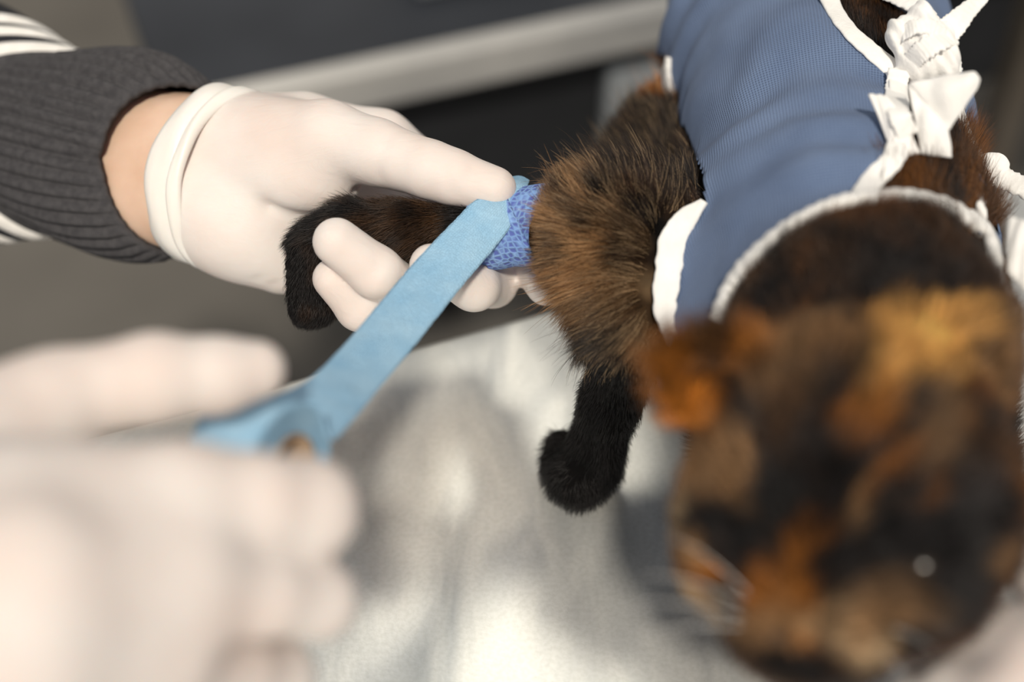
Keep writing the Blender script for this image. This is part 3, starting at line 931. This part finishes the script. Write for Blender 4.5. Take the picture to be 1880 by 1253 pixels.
def inpoly(x, y, poly):
    r = np.zeros(len(x), bool); n_ = len(poly); j = n_ - 1
    for i in range(n_):
        xi, yi = poly[i]; xj, yj = poly[j]
        c_ = ((yi > y) != (yj > y)) & (x < (xj - xi) * (y - yi) / ((yj - yi) if yj != yi else 1e-9) + xi)
        r ^= c_; j = i
    return r
fc = sv[sf].mean(1)
fpx, fpy, fpd = proj(fc)
fn = fc - (ax0 + ((fc - ax0) @ axd)[:, None] * axd)
front = np.einsum('ij,ij->i', fn, fc - CAMP) < 0
neck_line = [(1322, 590), (1345, 530), (1385, 480), (1440, 430), (1500, 395), (1555, 375), (1610, 368), (1680, 368), (1750, 392), (1810, 435), (1850, 490), (1878, 570), (1900, 660)]
cut_neck = neck_line + [(2100, 900), (1500, 1300), (1200, 1000), (1250, 640)]
cut_slit = [(1512, -60), (1530, 20), (1590, 85), (1645, 135), (1664, 190), (1672, 262), (1620, 320), (1596, 365), (1700, 380), (1800, 420), (1862, 440), (1850, 380), (1800, 330), (1775, 260), (1745, 215), (1720, 150), (1700, 90), (1690, 40), (1615, -10), (1590, -60)]
cut_front = [(1296, 368), (1250, 415), (1228, 480), (1224, 560), (1238, 620), (1250, 650), (1180, 720), (1050, 720), (920, 560), (920, 280), (1130, 200), (1258, 232), (1292, 320)]
cut_hind = [(1222, 100), (1222, 150), (1236, 225), (1200, 330), (1080, 330), (1080, 100)]
rem = front & (inpoly(fpx, fpy, cut_slit) | inpoly(fpx, fpy, cut_front) | inpoly(fpx, fpy, cut_hind))
rem |= inpoly(fpx, fpy, cut_hind) | (inpoly(fpx, fpy, cut_front) & (fpd < .62))
rem |= inpoly(fpx, fpy, cut_neck) & (fpd < .56) & ((fc - ax0) @ axd < 0.075)
rem |= (fc - ax0) @ axd > axl * 0.97
rem |= (fc - ax0) @ axd < 0.012
keep = sf[~rem]
used = np.unique(keep); remap = -np.ones(len(sv), int); remap[used] = np.arange(len(used))
suit = mesh_obj('recovery_suit', sv[used], remap[keep], M['suit'], cat, uv=suv[used])
tag(suit, 'blue woven recovery suit with white bindings')
so = suit.modifiers.new('thickness', 'SOLIDIFY'); so.thickness = 0.0008; so.offset = 0

def trim(name, line, width, thick, n=90, off=0.0008, wav=0.25, wf=40, fb=None, mat='gauze', taper=None, over=False):
    pp_, nn_ = [], []
    for it in line:
        p, nr = on_suit(it[0], it[1], off + (it[2] if len(it) > 2 else 0), fb)
        pb = on_body(it[0], it[1], 9.0)
        if over and -0.05 < np.linalg.norm(pb - CAMP) - np.linalg.norm(p - CAMP) < 0: p = pb + nr * (off + 0.003)
        pp_.append(p); nn_.append(nr)
    if over:
        for _ in range(3):
            dd = [proj(p)[2] for p in pp_]
            for i in range(1, len(pp_) - 1):
                p = pp_[i]; dn = min(dd[i], 0.25 * dd[i - 1] + 0.5 * dd[i] + 0.25 * dd[i + 1])
                pp_[i] = CAMP + (p - CAMP) * (dn / dd[i])
    return band(name, pp_, nn_, width, thick, M[mat], suit, n, wav, wf, taper=taper)
trim('neck_binding', neck_line[:-1], 0.0085, 0.0022, 160, 0.0012, 0.35, 60, .47)
trim('back_binding', [(1512, -30), (1530, 20), (1560, 62), (1600, 98), (1640, 135), (1648, 180), (1650, 240), (1640, 292), (1605, 330), (1578, 368)], 0.0080, 0.0010, 120, 0.001, 0.12, 30, .5)
trim('back_binding', [(1590, -30), (1630, 0), (1680, 30), (1705, 70), (1730, 130), (1752, 190), (1775, 250), (1800, 310), (1850, 370)], 0.0070, 0.0012, 100, 0.001, 0.12, 30, .5)
trim('leg_binding', [(1296, 372), (1258, 405), (1236, 440), (1226, 500), (1222, 560), (1232, 605), (1248, 640)], 0.0095, 0.0014, 90, 0.0012, 0.12, 22, .53, over=True, taper=([0, .12, .35, .7, 1], [.35, .8, 1.15, .9, .6]))
trim('leg_binding', [(1232, 106), (1228, 135), (1232, 170), (1242, 212)], 0.0095, 0.0016, 60, 0.001, 0.1, 10, .6, taper=([0, .2, .8, 1], [.8, 1.15, .9, .4]))

# ---- ties on the back
def tie(name, pts, width, thick=0.0009, n=60, wav=0.2, taper=None, nrm=None):
    """free gauze strip through pixel points with depth; nrm = way the flat faces"""
    pp_ = [P(*p[:3]) for p in pts]
    nn_ = [unit(nrm if nrm is not None else (-FWD * .6 + Z * .5)) for _ in pp_]
    return band(name, pp_, nn_, width, thick, M['gauze'], suit, n, wav, 25, taper=taper)
def dsurf(px, py): 
    p, nr = on_suit(px, py, 0, .5); return proj(p)[2]
k1 = dsurf(1640, 110) - 0.008
# first knot: crumpled lump of strips
kc = P(1700, 90, k1)
kf0 = sunion([ell(kc, basis(RT + UP * .1, -FWD), (.0110, .0125, .009)), rcone(P(1660, 60, k1), P(1690, 40, k1), .006, .007), rcone(P(1665, 125, k1 + .002), P(1735, 120, k1 - .002), .005, .006)], 0.004)
def kf(p):
    d = kf0(p)
    q = (p - kc.astype(np.float32))
    a = q @ unit(RT + UP).astype(np.float32); b = q @ unit(RT - UP * .6).astype(np.float32)
    return d + 0.0004 * np.sin(a * 1300 + 300 * b) + 0.0010 * np.sin(b * 420 + a * 260)
v, q = surface_nets(kf, kc - .026, kc + .026, 0.0006)
tag(mesh_obj('tie_knot', v, q, M['gauze'], suit), 'knotted white gauze tie')
tie('tie_loop', [(1672, 118, k1 - .004), (1690, 96, k1 - .0095), (1720, 78, k1 - .0105), (1748, 66, k1 - .004)], 0.0085, 0.0010, 50, .35)
tie('tie_loop', [(1655, 62, k1 - .004), (1680, 50, k1 - .0085), (1712, 52, k1 - .0085), (1742, 80, k1 - .006)], 0.0070, 0.0010, 50, .35)
tie('tie_tail', [(1725, 70, k1), (1752, 45, k1 - .002), (1778, 18, k1 - .004), (1808, -6, k1 - .006)], 0.0085, 0.0012, 50, .12, ([0, .5, .8, 1], [1.5, 1.0, .75, .5]))
tie('tie_tail', [(1600, -20, k1 + .03), (1640, -8, k1 + .02), (1690, 18, k1 + .008), (1715, 50, k1)], 0.0080, 0.0012, 50, .2)
tie('tie_tail', [(1735, 90, k1 - .002), (1748, 110, k1 - .003), (1752, 135, k1 - .003)], 0.0060, 0.0012, 30, .3)
# second bow: wide folded loop and two tails
def sheet(name, poly, thick, bulge, mat, res=14):
    """quad sheet from four corner points with a soft bulge; thickened"""
    A, B_, C_, D_ = [P(*p) for p in poly]
    nn_ = unit(np.cross(B_ - A, D_ - A))
    if nn_ @ FWD > 0: nn_ = -nn_
    vs = []
    for i in range(res):
        for j in range(res):
            u, t = i / (res - 1), j / (res - 1)
            p = (A * (1 - u) + B_ * u) * (1 - t) + (D_ * (1 - u) + C_ * u) * t
            vs.append(p + nn_ * (bulge * math.sin(math.pi * u) * math.sin(math.pi * t) + 0.0005 * math.sin(u * 14 + t * 5)))
    o = mesh_obj(name, vs, grid_faces(res, res), M[mat], suit)
    s = o.modifiers.new('thickness', 'SOLIDIFY'); s.thickness = thick; s.offset = 0
    b = o.modifiers.new('round', 'SUBSURF'); b.levels = 1; b.render_levels = 1
    return o
k2 = dsurf(1650, 230) - 0.010
sheet('tie_loop', [(1666, 152, k2 + .002), (1792, 134, k2 - .006), (1800, 148, k2 - .006), (1742, 242, k2 - .003)], 0.0024, 0.004, 'gauze')
sheet('tie_loop', [(1666, 152, k2 + .002), (1742, 238, k2 - .004), (1748, 290, k2 - .002), (1692, 285, k2)], 0.0020, 0.002, 'gauze')
sheet('tie_tail', [(1594, 172, k2 + .004), (1628, 176, k2 + .003), (1692, 282, k2 - .002), (1642, 294, k2 - .001)], 0.0022, 0.002, 'gauze')
tie('tie_tail', [(1652, 130, k1 - .001), (1645, 165, k1 - .004), (1650, 205, k2 - .001), (1668, 250, k2 - .002)], 0.0085, 0.0009, 40, .15)
# third tie at the right of the neck
k3 = dsurf(1800, 320) - 0.006
sheet('tie_loop', [(1786, 292, k3), (1838, 284, k3 - .004), (1856, 312, k3 - .006), (1800, 330, k3 - .002)], 0.004, 0.003, 'gauze')
tie('tie_tail', [(1800, 315, k3 - .002), (1845, 330, k3 - .008), (1900, 352, k3 - .016), (1960, 380, k3 - .02)], 0.0095, 0.0018, 40, .2)
sheet('tie_tail', [(1856, 398, .485), (1900, 410, .475), (1905, 560, .465), (1850, 500, .475)], 0.002, 0.002, 'gauze')

# ------------------------------------------------------------------ second person's gloved hand under the chin (bottom right)
helper = empty('person', None, 'second person seen only as a white gloved hand under the cat chin, bottom right', 'person')
palm_fs = [chain([(2200, 1500, .36, 26), (2020, 1330, .372, 20), (1930, 1250, .378, 14)]),
           chain([(2150, 1560, .36, 26), (1960, 1420, .370, 20), (1860, 1330, .376, 13.5)]),
           chain([(2100, 1620, .36, 26), (1900, 1500, .370, 18), (1800, 1420, .376, 12.5)])]
hf = [chain([(1930, 1230, .378, 13), (1840, 1190, .392, 11.5), (1770, 1215, .402, 10.5), (1715, 1250, .41, 9.2)]),
      chain([(1870, 1310, .376, 13), (1760, 1285, .39, 11), (1690, 1305, .40, 10), (1640, 1335, .41, 8.6)]),
      chain([(1830, 1380, .376, 12), (1730, 1380, .39, 10.5), (1660, 1395, .40, 9), (1620, 1415, .41, 8.2)]),
      chain([(1800, 1440, .376, 11), (1720, 1460, .39, 9), (1670, 1475, .40, 8.2), (1640, 1490, .41, 7.4)]),
      chain([(2050, 1330, .372, 18), (1985, 1150, .385, 14), (1935, 1050, .398, 12), (1900, 980, .405, 10)])]
hb = [P(x, y, d) for x in (1600, 2250) for y in (950, 1640) for d in (.34, .42)]
gC = build_hand('latex_glove', palm_fs, 0.012, hf, 0.006, hb, 0.002, M['glove'], helper)

# ------------------------------------------------------------------ fur (hair strands)
FUR = True
def make_fur():
    V = np.asarray(cv); Q = np.asarray(cq)
    tri = np.concatenate([Q[:, [0, 1, 2]], Q[:, [0, 2, 3]]])
    a, b, c_ = V[tri[:, 0]], V[tri[:, 1]], V[tri[:, 2]]
    cr = np.cross(b - a, c_ - a); area = np.linalg.norm(cr, axis=1) / 2
    nrm = cr / np.maximum(1e-12, 2 * area)[:, None]
    mid = (a + b + c_) / 3
    X, Y, D = proj(mid)
    view = CAMP - mid; view /= np.linalg.norm(view, axis=1)[:, None]
    facing = np.einsum('ij,ij->i', nrm, view)
    X_, Y_ = X, Y
    # density per square metre by region, only where the strands can be seen
    dens = np.zeros(len(tri))
    vis = (X > 480) & (X < 1960) & (Y > -80) & (Y < 1330) & (facing > -0.45)
    head = vis & (D < .455) & (mid[:, 1] < .335)
    dens[head] = 1.6e6
    neckm = vis & ~head & (mid[:, 1] < .44) & (X > 1300)
    dens[neckm] = 1.5e6
    backm = vis & ~head & ~neckm & (X > 1300)
    dens[backm] = 1.5e6
    sh = vis & (X > 860) & (X <= 1330) & (Y < 690) & ~head
    dens[sh] = 4.2e6
    low = vis & (X <= 860) & ~head
    dens[low] = 3.5e6
    st = vis & (X <= 1330) & (Y >= 640) & ~head & (X > 900)
    dens[st] = 1.5e6
    dens[(X > 865) & (X < 990) & (D > .5) & (Y < 520)] = 0
    dens[mid[:, 2] < T + 0.001] = 0
    # nothing under the suit
    sbvh = BVHTree.FromPolygons([tuple(x) for x in sv[used]], [tuple(map(int, q)) for q in remap[keep]])
    cand = np.nonzero(dens > 0)[0]
    inslit = inpoly(X, Y, cut_slit) & (D > .44)
    for i in cand:
        if inslit[i]: continue
        hit = sbvh.find_nearest(Vector(mid[i]), 0.0075)
        if hit[0] is not None and (hit[0] - Vector(mid[i])).dot(Vector(nrm[i])) > 0.0005: dens[i] = 0
    tx = np.interp(Y_, [300, 372, 440, 500, 560, 605, 640, 680], [1330, 1290, 1234, 1222, 1218, 1228, 1246, 1260])
    dens[sh & (X_ > tx + 2)] = 0
    lam = area * dens
    cnt = rng.poisson(lam)
    ti = np.repeat(np.arange(len(tri)), cnt)
    r1 = np.sqrt(rng.random(len(ti))); r2 = rng.random(len(ti))
    p0 = a[ti] * (1 - r1)[:, None] + b[ti] * (r1 * (1 - r2))[:, None] + c_[ti] * (r1 * r2)[:, None]
    n0 = nrm[ti]; N_ = len(ti)
    X, Y, D = proj(p0)
    hd = head[ti]; nk = neckm[ti]; bk = backm[ti]; shd = sh[ti]; lw = low[ti]; std = st[ti]
    # lie direction
    comb = np.zeros((N_, 3)); ln = np.zeros(N_); lift = np.zeros(N_)
    so_ = P(1350, 505, .52)
    v_ = p0 - so_
    comb[shd] = (v_[shd] / np.linalg.norm(v_[shd], axis=1)[:, None]); ln[shd] = .0135; lift[shd] = .55
    low_part = shd & (Y > 520); comb[low_part] += np.array([-.2, -.1, -.6])
    up_part = shd & (Y < 380); comb[up_part] += UP * .9
    comb[lw] = unit(P(560, 520, .565) - P(850, 420, .562)); ln[lw] = .0075; lift[lw] = .35
    pawm = lw & (X < 640) & (Y > 440); comb[pawm] = unit(P(560, 600, .565) - P(600, 420, .562)); ln[pawm] = .0035
    comb[std] = np.array([-.1, 0, -1]); ln[std] = .0055; lift[std] = .35
    ns = P(1450, 1140, .36)
    v_ = p0 - ns
    comb[hd] = v_[hd] / np.linalg.norm(v_[hd], axis=1)[:, None]; lift[hd] = .45
    ln[hd] = np.clip(0.0035 + 0.10 * (np.linalg.norm(v_[hd], axis=1) - .01), .003, .0095)
    comb[nk] = np.array([0, .6, .5]); ln[nk] = .0105; lift[nk] = .6
    ruff = (nk | bk) & (X > 1600) & (X < 1880) & (Y > 255) & (Y < 470)
    comb[bk] = np.array([0, 1, -.1]); ln[bk] = .011; lift[bk] = .35
    comb[ruff] = UP * .9 + RT * .15; ln[ruff] = .0150; lift[ruff] = .5
    ln[shd] *= np.clip((X[shd] - 975) / 70, .45, 1)
    ln *= rng.uniform(.6, 1.2, N_)
    guard = rng.random(N_) < .04; ln[guard & shd] *= 1.7
    comb = comb - np.einsum('ij,ij->i', comb, n0)[:, None] * n0
    cl = np.linalg.norm(comb, axis=1)[:, None]; comb /= np.maximum(cl, 1e-6)
    # clumping noise
    g = np.array([[mnoise.noise(Vector(p * 95)), mnoise.noise(Vector(p * 95 + 17)), mnoise.noise(Vector(p * 95 + 41))] for p in p0])
    dirv = comb * (1 - lift)[:, None] + n0 * lift[:, None] + g * .42 + rng.normal(0, .13, (N_, 3))
    dirv /= np.linalg.norm(dirv, axis=1)[:, None]
    K = 5
    pos = np.empty((N_, K, 3)); pos[:, 0] = p0 - n0 * .0006
    cur = pos[:, 0].copy(); dcur = dirv.copy()
    for k in range(1, K):
        cur = cur + dcur * (ln / (K - 1))[:, None]
        pos[:, k] = cur
        dcur = dcur + comb * .22 + np.array([0, 0, -.10]) + rng.normal(0, .05, (N_, 3))
        dcur /= np.linalg.norm(dcur, axis=1)[:, None]
    pos[..., 2] = np.maximum(pos[..., 2], T + 0.0004)
    colr = coat(p0)
    lum = rng.uniform(.35, 1.65, N_)
    colr = colr * lum[:, None]
    light = rng.random(N_) < .13
    colr[light & shd] = colr[light & shd] * .6 + LTN * .55
    colr = np.clip(colr, .003, .95)
    rad0 = np.where(hd | nk, .00011, .000075)
    prof = np.array([1.0, .95, .8, .55, .15])
    hc = bpy.data.hair_curves.new('fur')
    hc.add_curves([K] * N_)
    hc.attributes['position'].data.foreach_set('vector', pos.astype(np.float32).ravel())
    ra = hc.attributes.get('radius') or hc.attributes.new('radius', 'FLOAT', 'POINT')
    ra.data.foreach_set('value', (rad0[:, None] * prof[None]).astype(np.float32).ravel())
    at = hc.attributes.new('coat', 'FLOAT_COLOR', 'CURVE')
    c4 = np.ones((N_, 4), np.float32); c4[:, :3] = colr
    at.data.foreach_set('color', c4.ravel())
    o = bpy.data.objects.new('fur', hc); hc.materials.append(M['fur']); col.objects.link(o); o.parent = cat
    tag(o, 'tortoiseshell fur of black, brown and orange hairs', None, 'stuff')
    print('hairs', N_)
if FUR: make_fur()

# whiskers
wk = bpy.data.hair_curves.new('whiskers')
wp = []
for (sx, sy, d_, ex, ey, ed) in [(1415, 1140, .368, 1180, 1090, .375), (1415, 1150, .368, 1130, 1150, .37), (1418, 1158, .368, 1160, 1215, .372), (1412, 1135, .368, 1230, 1020, .375),
                                 (1535, 1150, .363, 1720, 1230, .37), (1535, 1158, .363, 1680, 1300, .37)]:
    A, B_ = P(sx, sy, d_), P(ex, ey, ed)
    for k in range(6):
        t = k / 5; wp.append(A + (B_ - A) * t + UP * .006 * math.sin(math.pi * t * .7))
wk.add_curves([6] * (len(wp) // 6))
wk.attributes['position'].data.foreach_set('vector', np.array(wp, np.float32).ravel())
ra = wk.attributes.get('radius') or wk.attributes.new('radius', 'FLOAT', 'POINT')
ra.data.foreach_set('value', np.tile(np.array([.00018, .00016, .00014, .0001, .00007, .00003], np.float32), len(wp) // 6))
wo = bpy.data.objects.new('whiskers', wk); wk.materials.append(M['stripe']); col.objects.link(wo); wo.parent = cat
tag(wo, 'pale whiskers', None, 'stuff')
